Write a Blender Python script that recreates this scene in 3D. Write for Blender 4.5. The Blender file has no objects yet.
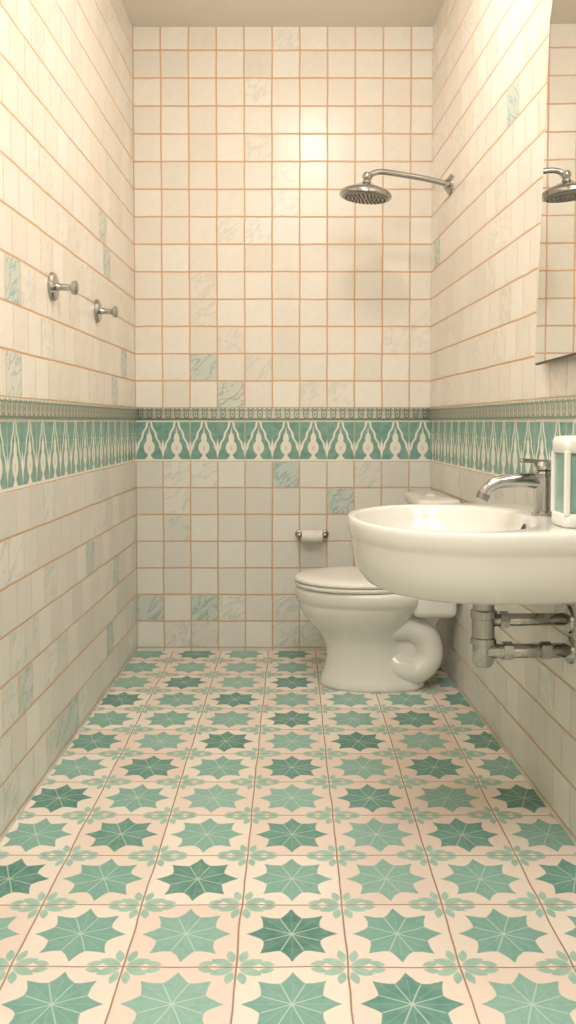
import bpy, bmesh, math
from mathutils import Vector, Matrix
PI=math.pi
scene=bpy.context.scene
scene.view_settings.view_transform='Standard'
scene.view_settings.look='None'

# ---------------- dimensions ----------------
D=3.44; H=2.43; CAMZ=0.91
YF=-0.7
def xr(y): return 0.5425+0.042*(D-y)
def xl(y): return -0.615-0.010*(D-y)
BT=0.964; BM=0.917; BB=0.756
TW=0.1075; TH=0.106
FT=0.188

def lin(c):
    r=[]
    for v in c:
        v=v/255.0
        r.append(v/12.92 if v<=0.04045 else ((v+0.055)/1.055)**2.4)
    return (r[0],r[1],r[2],1.0)

# ---------------- node expression helper ----------------
class T:
    def __init__(s,name):
        s.mat=bpy.data.materials.new(name); s.mat.use_nodes=True
        s.nt=s.mat.node_tree; s.n=s.nt.nodes; s.l=s.nt.links
        s.bsdf=s.n['Principled BSDF']
    def m(s,op,*a,clamp=False):
        nd=s.n.new('ShaderNodeMath'); nd.operation=op; nd.use_clamp=clamp
        for i,v in enumerate(a):
            if isinstance(v,S): s.l.new(v.k,nd.inputs[i])
            else: nd.inputs[i].default_value=float(v)
        return S(s,nd.outputs[0])
    def pos(s):
        tc=s.n.new('ShaderNodeTexCoord'); sp=s.n.new('ShaderNodeSeparateXYZ')
        s.l.new(tc.outputs['Object'],sp.inputs[0])
        return [S(s,sp.outputs[i]) for i in range(3)]
    def vec(s,x,y,z):
        c=s.n.new('ShaderNodeCombineXYZ')
        for i,v in enumerate((x,y,z)):
            if isinstance(v,S): s.l.new(v.k,c.inputs[i])
            else: c.inputs[i].default_value=float(v)
        return c.outputs[0]
    def rnd(s,x,y,z):
        w=s.n.new('ShaderNodeTexWhiteNoise'); w.noise_dimensions='3D'
        s.l.new(s.vec(x,y,z),w.inputs['Vector']); return S(s,w.outputs['Value'])
    def noise(s,x,y,z,scale=1,detail=3,rough=0.5,dist=0):
        w=s.n.new('ShaderNodeTexNoise'); s.l.new(s.vec(x,y,z),w.inputs['Vector'])
        w.inputs['Scale'].default_value=scale; w.inputs['Detail'].default_value=detail
        w.inputs['Roughness'].default_value=rough; w.inputs['Distortion'].default_value=dist
        return S(s,w.outputs[0])
    def mix(s,f,a,b):
        nd=s.n.new('ShaderNodeMix'); nd.data_type='RGBA'
        if isinstance(f,S): s.l.new(f.k,nd.inputs[0])
        else: nd.inputs[0].default_value=f
        for i,v in ((6,a),(7,b)):
            if isinstance(v,tuple): nd.inputs[i].default_value=v
            else: s.l.new(v,nd.inputs[i])
        return nd.outputs[2]
    def color(s,c): s.l.new(c,s.bsdf.inputs['Base Color'])
    def bump(s,h,strength=0.5,dist=0.002):
        b=s.n.new('ShaderNodeBump'); b.inputs['Strength'].default_value=strength
        b.inputs['Distance'].default_value=dist
        s.l.new(h.k,b.inputs['Height']); s.l.new(b.outputs[0],s.bsdf.inputs['Normal'])
class S:
    def __init__(s,t,k): s.t=t; s.k=k
    def __add__(a,b): return a.t.m('ADD',a,b)
    __radd__=__add__
    def __mul__(a,b): return a.t.m('MULTIPLY',a,b)
    __rmul__=__mul__
    def __sub__(a,b): return a.t.m('SUBTRACT',a,b)
    def __rsub__(a,b): return a.t.m('SUBTRACT',b,a)
    def __truediv__(a,b): return a.t.m('DIVIDE',a,b)
    def __neg__(a): return a*-1.0
    def floor(a): return a.t.m('FLOOR',a)
    def fract(a): return a.t.m('FRACT',a)
    def abs(a): return a.t.m('ABSOLUTE',a)
    def min(a,b): return a.t.m('MINIMUM',a,b)
    def max(a,b): return a.t.m('MAXIMUM',a,b)
    def gt(a,b): return a.t.m('GREATER_THAN',a,b)
    def lt(a,b): return a.t.m('LESS_THAN',a,b)
    def step(a,e,w): return a.t.m('MULTIPLY_ADD',a,1.0/w,0.5-e/w,clamp=True)
    def below(a,e,w): return a.t.m('MULTIPLY_ADD',a,-1.0/w,0.5+e/w,clamp=True)
    def sq(a): return a*a

# ---------------- materials ----------------
def simple(name,col,rough=0.4,metal=0.0,nscale=30,namt=0.04,spec=0.5,bump=0.0):
    t=T(name); p=t.pos()
    n=t.noise(p[0],p[1],p[2],scale=nscale,detail=3)
    c=lin(col); d=tuple([v*(1-namt*3) for v in c[:3]]+[1.0])
    t.color(t.mix(n.step(0.5,0.6),d,c))
    t.bsdf.inputs['Roughness'].default_value=rough
    t.bsdf.inputs['Metallic'].default_value=metal
    t.bsdf.inputs['Specular IOR Level'].default_value=spec
    if bump: t.bump(n,0.3,bump)
    return t.mat

def lattice_strip(t,w,z):
    v=(z-BM)/(BT-BM)
    s=(w/0.036).fract()-0.5
    s2=(w/0.018).fract()-0.5
    ring=(s.sq()+ (v*0.75-0.36).sq()).t.m('SQRT',(s.sq()+(v*0.75-0.36).sq()))
    r1=(ring-0.26).abs().below(0.06,0.05)
    dot=ring.below(0.08,0.05)
    lineA=(v-0.08).abs().below(0.05,0.04)
    lineB=(v-0.80).abs().below(0.04,0.04)
    bead=(s2.abs().below(0.24,0.1))*(v.gt(0.86))
    return (r1.max(dot).max(lineA).max(lineB).max(bead))*0.85

def band_mask(t,w,z):
    v=(z-BB)/(BM-BB)
    s=(w/TW).fract()-0.5
    a=s.abs()
    b=0.5-a
    bulb=((a/0.20).sq()+((v-0.33)/0.17).sq()).below(1.0,0.2)
    bulb2=((a/0.105).sq()+((v-0.55)/0.13).sq()).below(1.0,0.25)
    sp=(a-(0.84-v)*0.20).below(0.0,0.03)*v.gt(0.5)*v.lt(0.84)
    stem=(a-0.06).below(0.0,0.03)*v.lt(0.25)
    foot=(a-(0.17-v)*1.3).below(0.0,0.03)*v.lt(0.17)
    inner=((a/0.05).sq()+((v-0.31)/0.06).sq()).below(1.0,0.4)
    scal=(v*25.0).t.m('SINE',v*25.0)*0.018
    line=(a-(0.93-v)*0.62-0.055+scal).abs().below(0.038,0.03)*v.gt(0.10)
    dr=((b/0.075)+((v-0.30)/0.24).abs()).below(1.0,0.25)
    m=bulb.max(bulb2).max(sp).max(stem).max(foot).max(line).max(dr)
    m=m*(1.0-inner*0.3)
    edge=(v-0.02).abs().below(0.022,0.012).max((v-0.975).abs().below(0.022,0.012))
    return m.max(edge)

TEAL=lin((140,178,166)); TEALD=lin((108,152,140))
CREAM=lin((240,235,224))
def wall_mat(name,ax,u0,seed,stagger,gv,accents=()):
    t=T(name); p=t.pos()
    w0=p[ax]; z0=p[2]
    wob=t.noise(p[0],p[1],p[2],scale=7,detail=2)
    wob2=t.noise(p[2],p[0],p[1],scale=7,detail=2)
    w=w0+(wob-0.5)*0.006; z=z0+(wob2-0.5)*0.005
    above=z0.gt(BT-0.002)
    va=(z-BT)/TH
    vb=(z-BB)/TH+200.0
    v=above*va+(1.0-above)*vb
    row=v.floor()
    u=(w-u0)/TW
    if stagger: u=u+0.5*t.m('MODULO',row,2.0)
    col=u.floor()
    du=(0.5-(u.fract()-0.5).abs())*TW
    dv=(0.5-(v.fract()-0.5).abs())*TH
    mu=du.step(gv,0.0020); mv=dv.step(0.0031,0.0020)
    tile=mu*mv
    r1=t.rnd(col,row,seed); r2=t.rnd(col,row,seed+7.3); r3=t.rnd(col,row,seed+3.1)
    vn=t.noise((u*0.8+v*1.1)*0.55+r2*37.0,(v*0.9-u*0.9)*1.5,r3*9,scale=1.7,detail=4,rough=0.55,dist=0.5)
    vein=(vn-0.52).abs().below(0.022,0.05)
    acc=r1.gt(0.965 if stagger else 0.996)
    for (c,rw) in accents:
        acc=acc.max((col-c).abs().lt(0.5)*(row-rw).abs().lt(0.5))
    fa=0.06+0.30*r2.gt(0.84)*(0.55+0.45*(1.0-above))
    f_v=vein*(fa.max(acc*0.8))
    f_t=acc*(0.16+0.32*r3)
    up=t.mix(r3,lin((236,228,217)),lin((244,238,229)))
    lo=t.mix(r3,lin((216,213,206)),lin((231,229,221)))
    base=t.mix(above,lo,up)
    base=t.mix(f_t,base,lin((142,184,178)))
    base=t.mix(f_v,base,lin((132,172,168)))
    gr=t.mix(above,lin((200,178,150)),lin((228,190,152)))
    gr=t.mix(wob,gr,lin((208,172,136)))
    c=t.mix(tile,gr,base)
    bm=z0.gt(BB)*z0.lt(BM+0.001)
    stain=t.noise(p[0],p[1],p[2],scale=40,detail=4)
    tealc=t.mix(stain.step(0.5,0.5),TEALD,TEAL)
    bmask=band_mask(t,w0-u0,z0)
    bc=t.mix(bmask,tealc,CREAM)
    jb=(((w0-u0)/(TW*2)).fract()-0.5).abs()
    bc=t.mix(jb.step(0.493,0.006),bc,lin((200,190,165)))
    c=t.mix(bm,c,bc)
    lace=z0.gt(BM)*z0.lt(BT)
    lc=t.mix(lattice_strip(t,w0,z0),CREAM,tealc)
    c=t.mix(lace,c,lc)
    t.color(c)
    inb=bm.max(lace)
    hh=inb*(0.8+bmask*0.3)+(1.0-inb)*tile
    und=t.noise(p[0]+r1*3.0,p[1]+r2*3.0,p[2],scale=9,detail=1)
    t.bump(hh+und*0.55,0.5,0.002)
    rg=tile*-0.47+0.72
    t.l.new(rg.k,t.bsdf.inputs['Roughness'])
    t.bsdf.inputs['Specular IOR Level'].default_value=0.38
    return t.mat

M_back=wall_mat('tile_back',0,-0.615,1.0,False,0.0029,
   accents=((2,1),(3,0),(5,199),(7,198),(2,194),(0,194)))
M_left=wall_mat('tile_left',1,D,11.0,True,0.0018)
M_right=wall_mat('tile_right',1,D,23.0,True,0.0018)

def floor_mat():
    t=T('floor_tile_painted'); p=t.pos()
    wb=t.noise(p[0],p[1],0,scale=6,detail=2); wb2=t.noise(p[1],p[0],3,scale=6,detail=2)
    x=p[0]+(wb-0.5)*0.010; y=p[1]+(wb2-0.5)*0.010
    u=x/FT+0.5; v=(y-1.894)/FT+0.5
    c=u.floor(); r=v.floor()
    fu=u.fract()-0.5; fv=v.fract()-0.5
    d=((0.5-fu.abs()).min(0.5-fv.abs()))*FT
    tile=d.step(0.0015,0.0014)
    ra=t.rnd(c,r,1.0); rb=t.rnd(c,r,2.0); rc=t.rnd(c,r,3.0)
    rad=t.m('SQRT',fu.sq()+fv.sq())
    ang=t.m('ARCTAN2',fv,fu)
    jit=(t.noise(p[0],p[1],5,scale=45,detail=2)-0.5)*0.03
    k=((ang/(PI/4)).fract()-0.5).abs()*2.0
    sr=0.290+0.045*t.m('POWER',k,0.8)+0.095*t.m('POWER',k,3.0)+jit
    star=(rad-sr).below(0.0,0.014)
    an=((ang/(PI/4)).fract()-0.5).abs()*(PI/4)
    ray=(rad*t.m('SINE',an)).abs().below(0.0065,0.006)*rad.lt(0.28)
    rib=(rad*t.m('SINE',(PI/8)-an)).abs().below(0.0035,0.004)*rad.lt(0.33)*rad.gt(0.07)
    cen=rad.below(0.024,0.01)
    wc=t.noise(p[0],p[1],9,scale=24,detail=5,rough=0.7)
    wc2=t.noise(p[0],p[1],2,scale=70,detail=3,rough=0.7)
    par=t.m('MODULO',c+r+100.0,2.0)
    tone=((par*0.45+ra*0.55).gt(0.42))
    dark=t.mix(rb,lin((70,124,112)),lin((98,150,138)))
    pale=t.mix(rb,lin((120,168,156)),lin((148,188,176)))
    st=t.mix(tone,dark,pale)
    st=t.mix((wc.step(0.53,0.3))*0.42,st,lin((150,190,178)))
    st=t.mix((wc2.step(0.58,0.2))*0.2,st,lin((76,128,116)))
    bg=t.mix(rc,lin((233,219,206)),lin((242,231,219)))
    bg=t.mix(wc2.step(0.62,0.2)*0.25,bg,lin((223,200,182)))
    pk=t.mix(rb.gt(0.55)*0.5,bg,lin((234,209,197)))
    gu=(u+0.5).fract()-0.5; gv=(v+0.5).fract()-0.5
    au=gu.abs(); av=gv.abs()
    leaves=None
    for (cx,cy,a,L,W) in ((0.125,0.065,0.42,0.110,0.052),(0.260,0.048,-0.25,0.080,0.038),(0.055,0.155,1.35,0.090,0.040)):
        ca,sa=math.cos(a),math.sin(a)
        lx=((au-cx)*ca+(av-cy)*sa)/L; ly=((av-cy)*ca-(au-cx)*sa)/W
        e=(lx.sq()+ly.abs()).below(1.0,0.25)
        leaves=e if leaves is None else leaves.max(e)
    lf=t.mix(wc.step(0.5,0.4),lin((138,182,168)),lin((172,204,190)))
    col=t.mix(leaves*0.95,pk,lf)
    col=t.mix(star,col,st)
    lines=(ray.max(cen))*0.7
    col=t.mix((lines.max(rib*0.25))*star,col,lin((204,218,206)))
    gr=t.mix(wc,lin((150,118,94)),lin((178,144,116)))
    col=t.mix(tile,gr,col)
    t.color(col)
    t.bump(tile+wc2*0.06+wc*0.25,0.5,0.0018)
    t.l.new((0.32+wc*0.2+(1.0-tile)*0.3).k,t.bsdf.inputs['Roughness'])
    return t.mat
M_floor=floor_mat()
M_ceil=simple('ceiling_plaster',(237,230,218),0.9,nscale=6,namt=0.02)
M_porc=simple('porcelain',(232,230,223),0.12,nscale=3,namt=0.01)
M_seat=simple('seat_plastic',(238,235,228),0.22,nscale=3,namt=0.01)
M_chrome=simple('chrome',(182,182,180),0.14,1.0,nscale=8,namt=0.03)
M_sat=simple('satin_chrome',(150,150,148),0.28,1.0,nscale=10,namt=0.04)
M_dark=simple('dark_rubber',(46,44,42),0.5)
M_bronze=simple('drain_pipe_metal',(186,184,180),0.12,1.0,nscale=18,namt=0.03)
M_paper=simple('paper',(238,234,226),0.9,nscale=80)
M_white=simple('white_plastic',(240,239,233),0.3,nscale=5,namt=0.01)
M_green=simple('pale_green_soap',(138,172,158),0.12,nscale=14,namt=0.05)
M_frame=simple('mirror_edge',(70,66,60),0.35,0.6)
tm=T('mirror_glass'); pp=tm.pos(); nn=tm.noise(pp[0],pp[1],pp[2],scale=3)
tm.color(tm.mix(nn,lin((236,237,233)),lin((241,242,238))))
tm.bsdf.inputs['Metallic'].default_value=1.0; tm.bsdf.inputs['Roughness'].default_value=0.015
M_mirror=tm.mat

# ---------------- mesh helpers ----------------
def empty(name,loc):
    e=bpy.data.objects.new(name,None); e.location=loc; e.empty_display_size=0.05
    scene.collection.objects.link(e); return e
def mk(name,verts,faces,mat,parent=None,smooth=False,bevel=0.0,seg=3):
    me=bpy.data.meshes.new(name); me.from_pydata([tuple(v) for v in verts],[],faces)
    bm=bmesh.new(); bm.from_mesh(me)
    bmesh.ops.recalc_face_normals(bm,faces=bm.faces); bm.to_mesh(me); bm.free()
    if smooth:
        for f in me.polygons: f.use_smooth=True
    ob=bpy.data.objects.new(name,me); scene.collection.objects.link(ob)
    if mat: me.materials.append(mat)
    if parent:
        ob.parent=parent; ob.matrix_parent_inverse=Matrix.Translation(-Vector(parent.location))
    if bevel:
        b=ob.modifiers.new('bev','BEVEL'); b.width=bevel; b.segments=seg; b.limit_method='ANGLE'
        b.angle_limit=math.radians(40)
        for f in me.polygons: f.use_smooth=True
        ob.modifiers.new('wn','WEIGHTED_NORMAL')
    return ob
def loft(name,rings,mat,parent=None,cap0=True,cap1=True):
    n=len(rings[0]); vs=[p for r in rings for p in r]; fs=[]
    for i in range(len(rings)-1):
        for j in range(n):
            k=(j+1)%n
            fs.append((i*n+j,i*n+k,(i+1)*n+k,(i+1)*n+j))
    if cap0: fs.append(tuple(range(n)))
    if cap1: fs.append(tuple((len(rings)-1)*n+j for j in range(n)))
    return mk(name,vs,fs,mat,parent,smooth=True)
def lathe(name,prof,mat,loc,axis=(0,0,1),parent=None,n=40):
    q=Vector(axis).normalized().to_track_quat('Z','Y'); loc=Vector(loc)
    rings=[]
    for (r,h) in prof:
        rings.append([loc+q@Vector((r*math.cos(2*PI*i/n),r*math.sin(2*PI*i/n),h)) for i in range(n)])
    ob=loft(name,rings,mat,parent)
    ob.modifiers.new('es','EDGE_SPLIT').split_angle=math.radians(38)
    return ob
def bez(pts,steps=10):
    P=[Vector(p) for p in pts]; P=[P[0]*2-P[1]]+P+[P[-1]*2-P[-2]]; out=[]
    for i in range(1,len(P)-2):
        a,b,c,d=P[i-1],P[i],P[i+1],P[i+2]
        for k in range(steps):
            t=k/steps
            out.append(0.5*((2*b)+(c-a)*t+(2*a-5*b+4*c-d)*t*t+(3*b-a-3*c+d)*t**3))
    out.append(P[-2]); return out
def tube(name,pts,r,mat,parent=None,n=20,steps=10,smoothpath=True,ry=None):
    path=bez(pts,steps) if smoothpath else [Vector(p) for p in pts]
    rings=[]; up=None
    for i,p in enumerate(path):
        t=(path[min(i+1,len(path)-1)]-path[max(i-1,0)]).normalized()
        if up is None:
            up=Vector((0,0,1)) if abs(t.z)<0.9 else Vector((0,1,0))
        s=t.cross(up).normalized(); up=s.cross(t).normalized()
        rr=r(i/(len(path)-1)) if callable(r) else r
        r2=rr if ry is None else ry
        rings.append([p+s*(rr*math.cos(2*PI*k/n))+up*(r2*math.sin(2*PI*k/n)) for k in range(n)])
    return loft(name,rings,mat,parent)
def box(name,c,s,mat,parent=None,bevel=0.0,rot=0.0,seg=3):
    c=Vector(c); vs=[]
    for dx in(-.5,.5):
        for dy in(-.5,.5):
            for dz in(-.5,.5):
                v=Vector((dx*s[0],dy*s[1],dz*s[2])); v.rotate(Matrix.Rotation(rot,3,'Z')); vs.append(c+v)
    fs=[(0,1,3,2),(4,6,7,5),(0,4,5,1),(2,3,7,6),(0,2,6,4),(1,5,7,3)]
    return mk(name,vs,fs,mat,parent,bevel=bevel,seg=seg)
def prism(name,poly,z0,z1,mat,**k):
    n=len(poly); vs=[(x,y,z0) for x,y in poly]+[(x,y,z1) for x,y in poly]
    fs=[tuple(range(n)),tuple(range(n,2*n))]+[(i,(i+1)%n,n+(i+1)%n,n+i) for i in range(n)]
    return mk(name,vs,fs,mat,**k)

# ---------------- room ----------------
th=0.12
prism('floor',[(xl(YF),YF),(xr(YF),YF),(xr(D),D),(xl(D),D)],-0.1,0,M_floor)
prism('ceiling',[(xl(YF),YF),(xr(YF),YF),(xr(D),D),(xl(D),D)],H,H+0.1,M_ceil)
prism('wall_back',[(xl(D)-th,D),(xr(D)+th,D),(xr(D)+th,D+th),(xl(D)-th,D+th)],-0.1,H+0.1,M_back)
prism('wall_left',[(xl(YF),YF),(xl(D),D),(xl(D)-th,D),(xl(YF)-th,YF)],-0.1,H+0.1,M_left)
prism('wall_right',[(xr(YF),YF),(xr(D),D),(xr(D)+th,D),(xr(YF)+th,YF)],-0.1,H+0.1,M_right)
prism('wall_front',[(xl(YF)-th,YF),(xr(YF)+th,YF),(xr(YF)+th,YF-th),(xl(YF)-th,YF-th)],-0.1,H+0.1,M_ceil)
def trim_mat(ax):
    t=T('border_relief_%d'%ax); p=t.pos(); st=t.noise(p[0],p[1],p[2],scale=40,detail=4)
    lm=lattice_strip(t,p[ax],p[2])
    t.color(t.mix(lm,lin((236,230,215)),t.mix(st,TEALD,TEAL)))
    t.bump(1.0-lm,0.8,0.003); t.bsdf.inputs['Roughness'].default_value=0.35
    return t.mat
tX=trim_mat(0); tY=trim_mat(1)
def trim(name,a,b,nrm,mat):
    a=Vector((*a,0)); b=Vector((*b,0)); nrm=Vector((*nrm,0)).normalized()
    prof=[(0,BM),(0.005,BM+0.001),(0.008,BM+0.008),(0.008,BT-0.014),(0.012,BT-0.009),(0.011,BT-0.002),(0,BT)]
    rings=[[p+nrm*o+Vector((0,0,z)) for (o,z) in prof] for p in (a,b)]
    return loft(name,rings,mat)
trim('trim_1',(xl(D),D),(xr(D),D),(0,-1),tX)
trim('trim_2',(xl(D),D),(xl(YF),YF),(1,0),tY)
trim('trim_3',(xr(D),D),(xr(YF),YF),(-1,0),tY)

# right wall local frame : s along Y, n from wall into room
ang=math.atan(0.042)
tv=Vector((-math.sin(ang),math.cos(ang),0)); nv=Vector((-math.cos(ang),-math.sin(ang),0))
def RW(s,n,z):
    return Vector((xr(s),s,z))+nv*n
def RL(s0,ds,n,z):
    return Vector((xr(s0),s0,z))+nv*n+tv*ds

# ---------------- toilet ----------------
TY=3.01
to=empty('toilet',(0.28,TY,0))
def egg(x0,x1,hw,z,n=48,front=0.56,pw=2.0,pb=2.6):
    cx=x0+(x1-x0)*front; r=[]
    for i in range(n):
        a=2*PI*i/n; c,s=math.cos(a),math.sin(a)
        if c<0: e=2/pw; x=cx-(cx-x0)*abs(c)**e
        else: e=2/pb; x=cx+(x1-cx)*abs(c)**e
        y=hw*math.copysign(abs(s)**e,s)
        r.append(Vector((x,TY+y,z)))
    return r
bowl=[(0.0,.098,.455,.112),(0.012,.096,.457,.114),(0.03,.100,.452,.110),(0.06,.112,.43,.100),(0.10,.120,.40,.094),
(0.14,.116,.38,.095),(0.175,.100,.38,.105),(0.205,.076,.39,.125),(0.235,.048,.41,.145),(0.265,.030,.43,.162),(0.288,.022,.45,.171),
(0.296,.022,.46,.172),(0.302,.014,.465,.180),(0.330,.012,.465,.182),(0.345,.015,.46,.180)]
rings=[egg(a,b,h,z) for z,a,b,h in bowl]
rings.append(egg(.05,.40,.14,.346)); 
loft('bowl',rings,M_porc,to)
for sgn in(-1,1):
    y0=TY+sgn*0.012; yy=TY+sgn*0.056
    tube('trapway_%d'%(1 if sgn<0 else 2),[(.19,y0,.12),(.26,TY+sgn*.035,.17),(.33,yy,.208),(.405,yy,.212),(.455,yy,.175),(.466,yy,.11),(.425,yy,.066),(.37,yy,.072),(.335,TY+sgn*.035,.10),(.31,y0,.13)],
      0.048,M_porc,to,n=28,steps=12)
mid=[(x,z) for x,z in((.25,.0),(.45,.0),(.455,.06),(.50,.16),(.49,.22),(.52,.26),(.52,.30),(.28,.30))]
vs=[(x,TY-.07,z) for x,z in mid]+[(x,TY+.07,z) for x,z in mid]; n=len(mid)
mk('pedestal_core',vs,[tuple(range(n)),tuple(range(n,2*n))]+[(i,(i+1)%n,n+(i+1)%n,n+i) for i in range(n)],M_porc,to,bevel=0.015)
box('tank_shelf',(.475,TY,.300),(.15,.28,.085),M_porc,to,bevel=0.025,seg=5)
def rbox_ring(x0,x1,y0,y1,z,r=0.03,k=6):
    out=[]
    for (cx,cy,a0) in((x1-r,y1-r,0),(x0+r,y1-r,PI/2),(x0+r,y0+r,PI),(x1-r,y0+r,1.5*PI)):
        for i in range(k+1):
            a=a0+PI/2*i/k; out.append(Vector((cx+r*math.cos(a),cy+r*math.sin(a),z)))
    return out
loft('tank',[rbox_ring(.42,.547,TY-.15,TY+.15,.335,.03),rbox_ring(.425,.549,TY-.165,TY+.165,.36,.03),rbox_ring(.42,.549,TY-.18,TY+.18,.63,.03)],M_porc,to)
loft('tank_lid',[rbox_ring(.415,.549,TY-.185,TY+.185,.620,.03),rbox_ring(.41,.550,TY-.19,TY+.19,.626,.03),rbox_ring(.41,.550,TY-.19,TY+.19,.646,.03),
   rbox_ring(.415,.548,TY-.185,TY+.185,.653,.03),rbox_ring(.43,.54,TY-.17,TY+.17,.656,.025)],M_porc,to)
lathe('flush_button',[(0,0),(.018,0),(.018,.003),(.014,.005),(0,.005)],M_white,(.48,TY,.656),parent=to)
def eggs(lst): return [egg(a,b,h,z,front=.52,pb=2.5) for z,a,b,h in lst]
loft('seat',eggs([(.347,.02,.42,.172),(.349,.012,.428,.18),(.357,.009,.43,.183),(.362,.014,.428,.18)]),M_seat,to)
loft('seat_lid',eggs([(.3635,.016,.425,.176),(.366,.009,.431,.183),(.374,.008,.432,.184),(.380,.014,.428,.178),(.384,.035,.41,.16),(.386,.09,.36,.11),(.387,.18,.28,.04)]),M_seat,to)
for dy in(-.07,.07):
    tube('hinge_%d'%(1 if dy<0 else 2),[(.437,TY+dy-.02,.362),(.437,TY+dy+.02,.362)],.012,M_seat,to,smoothpath=False)

# ---------------- sink ----------------
S0=1.90
sk=empty('wall_mounted_sink',tuple(RL(S0,0,0.2,0.62)))
def outer(sc,z,n=72,cn=0.20,fr=0.285,br=0.198,hw=0.305):
    out=[]
    for i in range(n):
        a=2*PI*i/n; c,s=math.cos(a),math.sin(a)
        if c>0: e=2/2.25; nn=cn+fr*sc*abs(c)**e
        else: e=2/5.0; nn=cn-br*(0.35+0.65*sc if sc<1 else 1)*abs(c)**e
        e2=2/2.25 if c>0 else 2/5.0
        ds=hw*sc*math.copysign(abs(s)**e2,s)
        out.append(RL(S0,ds,nn,z))
    return out
def inner(sc,z,n=72):
    return [RL(S0,0.265*sc*math.sin(2*PI*i/n),0.278+0.187*sc*math.cos(2*PI*i/n),z) for i in range(n)]
ZR=0.705
R=[outer(.50,.555),outer(.70,.558),outer(.81,.563),outer(.875,.572),outer(.915,.586),outer(.945,.605),outer(.965,.632),outer(.978,.658),outer(.984,.666),outer(.995,.672),outer(1.0,ZR-.012),outer(.997,ZR-.003),outer(.988,ZR),
   inner(1.02,ZR),inner(1.0,ZR-.002),inner(.985,ZR-.008),inner(.96,ZR-.03),inner(.88,ZR-.07),inner(.70,ZR-.105),inner(.4,ZR-.12),inner(.09,ZR-.125)]
loft('basin',R,M_porc,sk)
lathe('drain',[(0,0),(.024,0),(.024,.003),(.018,.004),(.016,.001),(0,.001)],M_chrome,RL(S0,0,.275,ZR-.1245),parent=sk)
lathe('overflow_hole',[(0,0),(.011,0),(.011,.002),(.0,.002)],M_dark,RL(S0,-.0,.1035,ZR-.028),axis=nv*1.0+Vector((0,0,.35)),parent=sk)
# faucet
FB=RL(S0,.02,.052,ZR)
fa=empty('basin_faucet',tuple(FB))
lathe('body',[(0,0),(.027,0),(.027,.006),(.0235,.010),(.0230,.074),(.025,.078),(.025,.092),(.020,.098),(.017,.100),(.017,.104),(0,.104)],M_chrome,FB,parent=fa)
tube('spout',[FB+nv*.01+Vector((0,0,.074)),FB+nv*.05+Vector((0,0,.077)),FB+nv*.095+Vector((0,0,.073)),FB+nv*.122+Vector((0,0,.062)),FB+nv*.136+Vector((0,0,.044))],
     lambda t:.0175-.004*t,M_chrome,fa)
lathe('aerator',[(0,0),(.0143,0),(.0143,.014),(0,.014)],M_sat,FB+nv*.139+Vector((0,0,.035)),axis=-nv*.45+Vector((0,0,1)),parent=fa)
lathe('handle_cap',[(0,0),(.021,0),(.024,.006),(.021,.015),(.010,.019),(0,.0195)],M_chrome,FB+Vector((0,0,.103)),parent=fa)
tube('lever',[FB+Vector((0,0,.116)),FB+nv*.03+Vector((0,0,.119)),FB+nv*.055+Vector((0,0,.120))],.010,M_chrome,fa,ry=.005)
# soap dispenser
SD=RL(1.72,0,.058,ZR)
sd=empty('soap_dispenser',tuple(SD))
def dr(hw,hn,z,r=.014): 
    o=rbox_ring(-hn,hn,-hw,hw,z,r,5)
    return [SD+nv*p.x+tv*p.y+Vector((0,0,z)) for p in o]
loft('base',[dr(.040,.032,0.0005),dr(.043,.035,.004),dr(.043,.035,.022),dr(.040,.032,.027)],M_white,sd)
loft('soap_tank',[dr(.036,.029,.0275),dr(.037,.030,.034),dr(.037,.030,.138),dr(.036,.029,.1445)],M_green,sd)
loft('cap',[dr(.040,.032,.144),dr(.043,.035,.148),dr(.043,.035,.168),dr(.039,.031,.176),dr(.02,.018,.178,.01)],M_white,sd)
for i,(a,b) in enumerate(((-1,-1),(-1,1),(1,-1),(1,1))):
    c=SD+nv*(a*.029)+tv*(b*.037)+Vector((0,0,.086))
    box('corner_post_%d'%(i+1),c,(.011,.011,.125),M_white,sd,bevel=.003,rot=ang)
# waste pipes
tp=empty('sink_drain_trap',tuple(RL(S0,0,.18,.45)))
A=RL(S0,0,.190,0)
lathe('bottle_trap',[(0,.375),(.018,.377),(.024,.385),(.024,.425),(.029,.427),(.029,.440),(.0255,.442),(.0255,.482),(.029,.484),(.029,.500),(.024,.503),(.023,.554),(0,.554)],M_bronze,A,parent=tp)
def pipe(nm,ds,z,n0,n1,r):
    tube(nm,[RL(S0,ds,n0,z),RL(S0,ds,n1,z)],r,M_bronze,tp,smoothpath=False)
pipe('outlet_pipe',0,.478,.185,.004,.014)
lathe('outlet_nut',[(0,0),(.019,0),(.019,.018),(0,.018)],M_bronze,RL(S0,0,.155,.478),axis=-nv,parent=tp,n=8)
lathe('wall_flange',[(0,0),(.032,0),(.030,.006),(.016,.012),(0,.012)],M_bronze,RL(S0,0,.001,.478),axis=nv,parent=tp)
pipe('lower_pipe',-.01,.412,.185,.004,.016)
lathe('lower_nut',[(0,0),(.021,0),(.021,.020),(0,.020)],M_bronze,RL(S0,-.01,.15,.412),axis=-nv,parent=tp,n=8)
lathe('elbow_nut',[(0,0),(.020,0),(.020,.022),(0,.022)],M_bronze,RL(S0,-.01,.045,.412),axis=nv,parent=tp,n=8)
lathe('wall_flange_2',[(0,0),(.030,0),(.028,.006),(.016,.012),(0,.012)],M_bronze,RL(S0,-.01,.001,.412),axis=nv,parent=tp)

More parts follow.
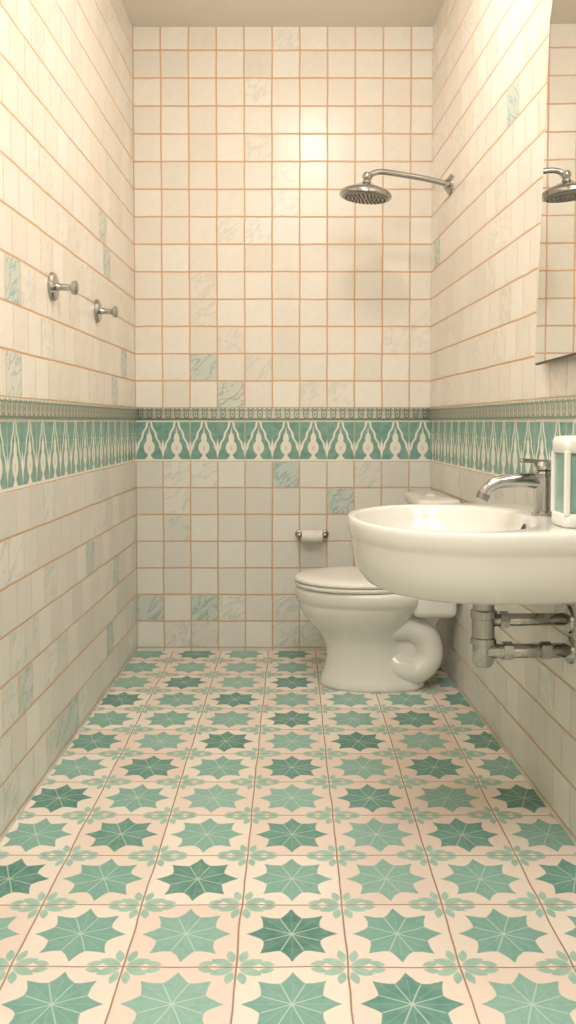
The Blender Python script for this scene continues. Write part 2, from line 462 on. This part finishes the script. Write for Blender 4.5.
# ---------------- mirror (hung on stand-offs, not quite parallel to the wall) ----------------
MS=0.030
def MP(s,n,z): return Vector((0.586+MS*(s-2.13)-n,s,z))
pts=[(2.085,1.044),(1.985,1.80),(1.92,1.91),(1.80,1.98),(1.45,1.98),(1.34,1.91),(1.265,1.80),(1.18,1.044)]
mi=empty('wall_mirror',(0.575,1.65,1.5))
def slab(name,P,n0,n1,mat,par):
    vs=[MP(s,n0,z) for s,z in P]+[MP(s,n1,z) for s,z in P]; n=len(P)
    mk(name,vs,[tuple(range(n)),tuple(range(n,2*n))]+[(i,(i+1)%n,n+(i+1)%n,n+i) for i in range(n)],mat,par)
slab('backing',pts,0,.007,M_frame,mi)
cs=sum(p[0] for p in pts)/8; cz=1.52
slab('glass',[(cs+(s-cs)*.986,cz+(z-cz)*.992) for s,z in pts],.0071,.010,M_mirror,mi)
for i,(s,z) in enumerate(((1.90,1.2),(1.3,1.2),(1.85,1.8),(1.4,1.8))):
    tube('bracket_%d'%(i+1),[MP(s,-.0,z),Vector((xr(s)-.0005,s,z))],.01,M_sat,mi,smoothpath=False)

# ---------------- shower ----------------
sh=empty('wall_shower_head',(.40,3.10,1.77))
W=RW(3.10,0,1.738)
lathe('wall_flange',[(0,0),(.036,0),(.035,.006),(.022,.014),(.016,.022),(0,.022)],M_chrome,W+nv*.001,axis=nv,parent=sh)
HX=.262
arm=[W+nv*.005,W+nv*.08+Vector((0,0,.018)),W+nv*.18+Vector((0,0,.034)),W+nv*.245+Vector((0,0,.042)),(HX+.018,3.085,1.772),(HX+.002,3.083,1.756)]
tube('arm',arm,.0100,M_chrome,sh)
hd=Vector((-.09,.02,-1)).normalized()
HC=Vector((HX,3.083,1.762))
lathe('ball_joint',[(0,-.016),(.012,-.013),(.0175,-.005),(.0175,.004),(.013,.012),(.016,.018),(.018,.026),(.0,.026)],M_chrome,HC,axis=hd,parent=sh)
lathe('head',[(0,.022),(.022,.024),(.034,.030),(.052,.037),(.074,.046),(.087,.054),(.091,.061),(.091,.069),(.087,.073),(.082,.0735),(.0,.0735)],M_chrome,HC,axis=hd,parent=sh,n=64)
lathe('face_plate',[(0,.0736),(.080,.0736),(.079,.0765),(0,.0772)],M_sat,HC,axis=hd,parent=sh,n=64)
q=hd.to_track_quat('Z','Y'); nvv=[];nf=[]
for ring,cnt in((.012,6),(.026,12),(.040,18),(.054,24),(.068,30)):
    for i in range(cnt):
        a=2*PI*i/cnt; c=Vector((ring*math.cos(a),ring*math.sin(a),.0768)); b=len(nvv)
        for (rr,hh) in((.0026,0),(.0018,.003)):
            for k in range(6):
                nvv.append(HC+q@(c+Vector((rr*math.cos(k*PI/3),rr*math.sin(k*PI/3),hh))))
        for k in range(6): nf.append((b+k,b+(k+1)%6,b+6+(k+1)%6,b+6+k))
        nf.append(tuple(b+6+k for k in range(6)))
mk('nozzles',nvv,nf,M_dark,sh)

# ---------------- hooks ----------------
for i,(y,z) in enumerate(((2.30,1.262),(2.80,1.262))):
    nm='robe_hook' if i==0 else 'robe_hook.001'
    P=Vector((xl(y),y,z)); h=empty(nm,tuple(P))
    lathe('wall_plate',[(0,.0005),(.038,.0005),(.038,.005),(.033,.011),(.018,.014),(0,.014)],M_chrome,P,axis=(1,0,0),parent=h)
    lathe('peg',[(0,.013),(.012,.013),(.009,.020),(.0085,.045),(.010,.050),(.0165,.053),(.0185,.058),(.0185,.064),(.015,.067),(0,.068)],M_chrome,P,axis=(1,0,-.05),parent=h)

# ---------------- toilet paper holder ----------------
ph=empty('toilet_paper_holder',(.078,D-.03,.462))
for sx in(-1,1):
    lathe('post_plate_%d'%(1 if sx<0 else 2),[(0,.0005),(.017,.0005),(.016,.006),(.008,.010),(.0075,.05),(0,.05)],M_chrome,(.078+sx*.050,D,.468),axis=(0,-1,0),parent=ph)
    lathe('end_cap_%d'%(1 if sx<0 else 2),[(0,-.006),(.011,-.006),(.013,0),(.011,.006),(0,.006)],M_sat,(.078+sx*.050,D-.045,.468),axis=(1,0,0),parent=ph)
tube('spindle',[(.03,D-.045,.468),(.126,D-.045,.468)],.005,M_chrome,ph,smoothpath=False)
lathe('paper_roll',[(.010,-.040),(.024,-.040),(.024,.040),(.010,.040)],M_paper,(.078,D-.045,.464),axis=(1,0,0),parent=ph)

# ---------------- lamps ----------------
cl=empty('ceiling_lamp',(.10,2.25,H))
lathe('lamp_base',[(0,0),(.075,0),(.075,-.018),(.05,-.03),(0,-.03)],M_white,(.10,2.25,H-.0005),parent=cl)
def light(name,kind,loc,energy,col,**k):
    d=bpy.data.lights.new(name,kind); d.energy=energy; d.color=col
    for a,b in k.items(): setattr(d,a,b)
    o=bpy.data.objects.new(name,d); o.location=loc; scene.collection.objects.link(o); return o
light('ceiling_bulb','POINT',(.10,2.25,H-.10),14.5,(1,.93,.845),shadow_soft_size=.05)
light('added_fill_light','AREA',(0,.7,H-.02),32,(1,.945,.885),shape='RECTANGLE',size=.8,size_y=1.0)  # unseen area light under the ceiling, added as fill, not a fixture
w=bpy.data.worlds.new('World'); scene.world=w; w.use_nodes=True
w.node_tree.nodes['Background'].inputs[0].default_value=(.9,.85,.78,1)
w.node_tree.nodes['Background'].inputs[1].default_value=.2

# ---------------- camera ----------------
cd=bpy.data.cameras.new('camera'); cam=bpy.data.objects.new('camera',cd); scene.collection.objects.link(cam)
cam.location=(0,0,CAMZ); cam.rotation_euler=(math.radians(90-2.5),0,0)
cd.sensor_fit='VERTICAL'; cd.sensor_height=36; cd.lens=36*875/1024
cd.shift_y=-52/1024; cd.shift_x=-4/1024
cd.clip_start=.02
scene.camera=cam
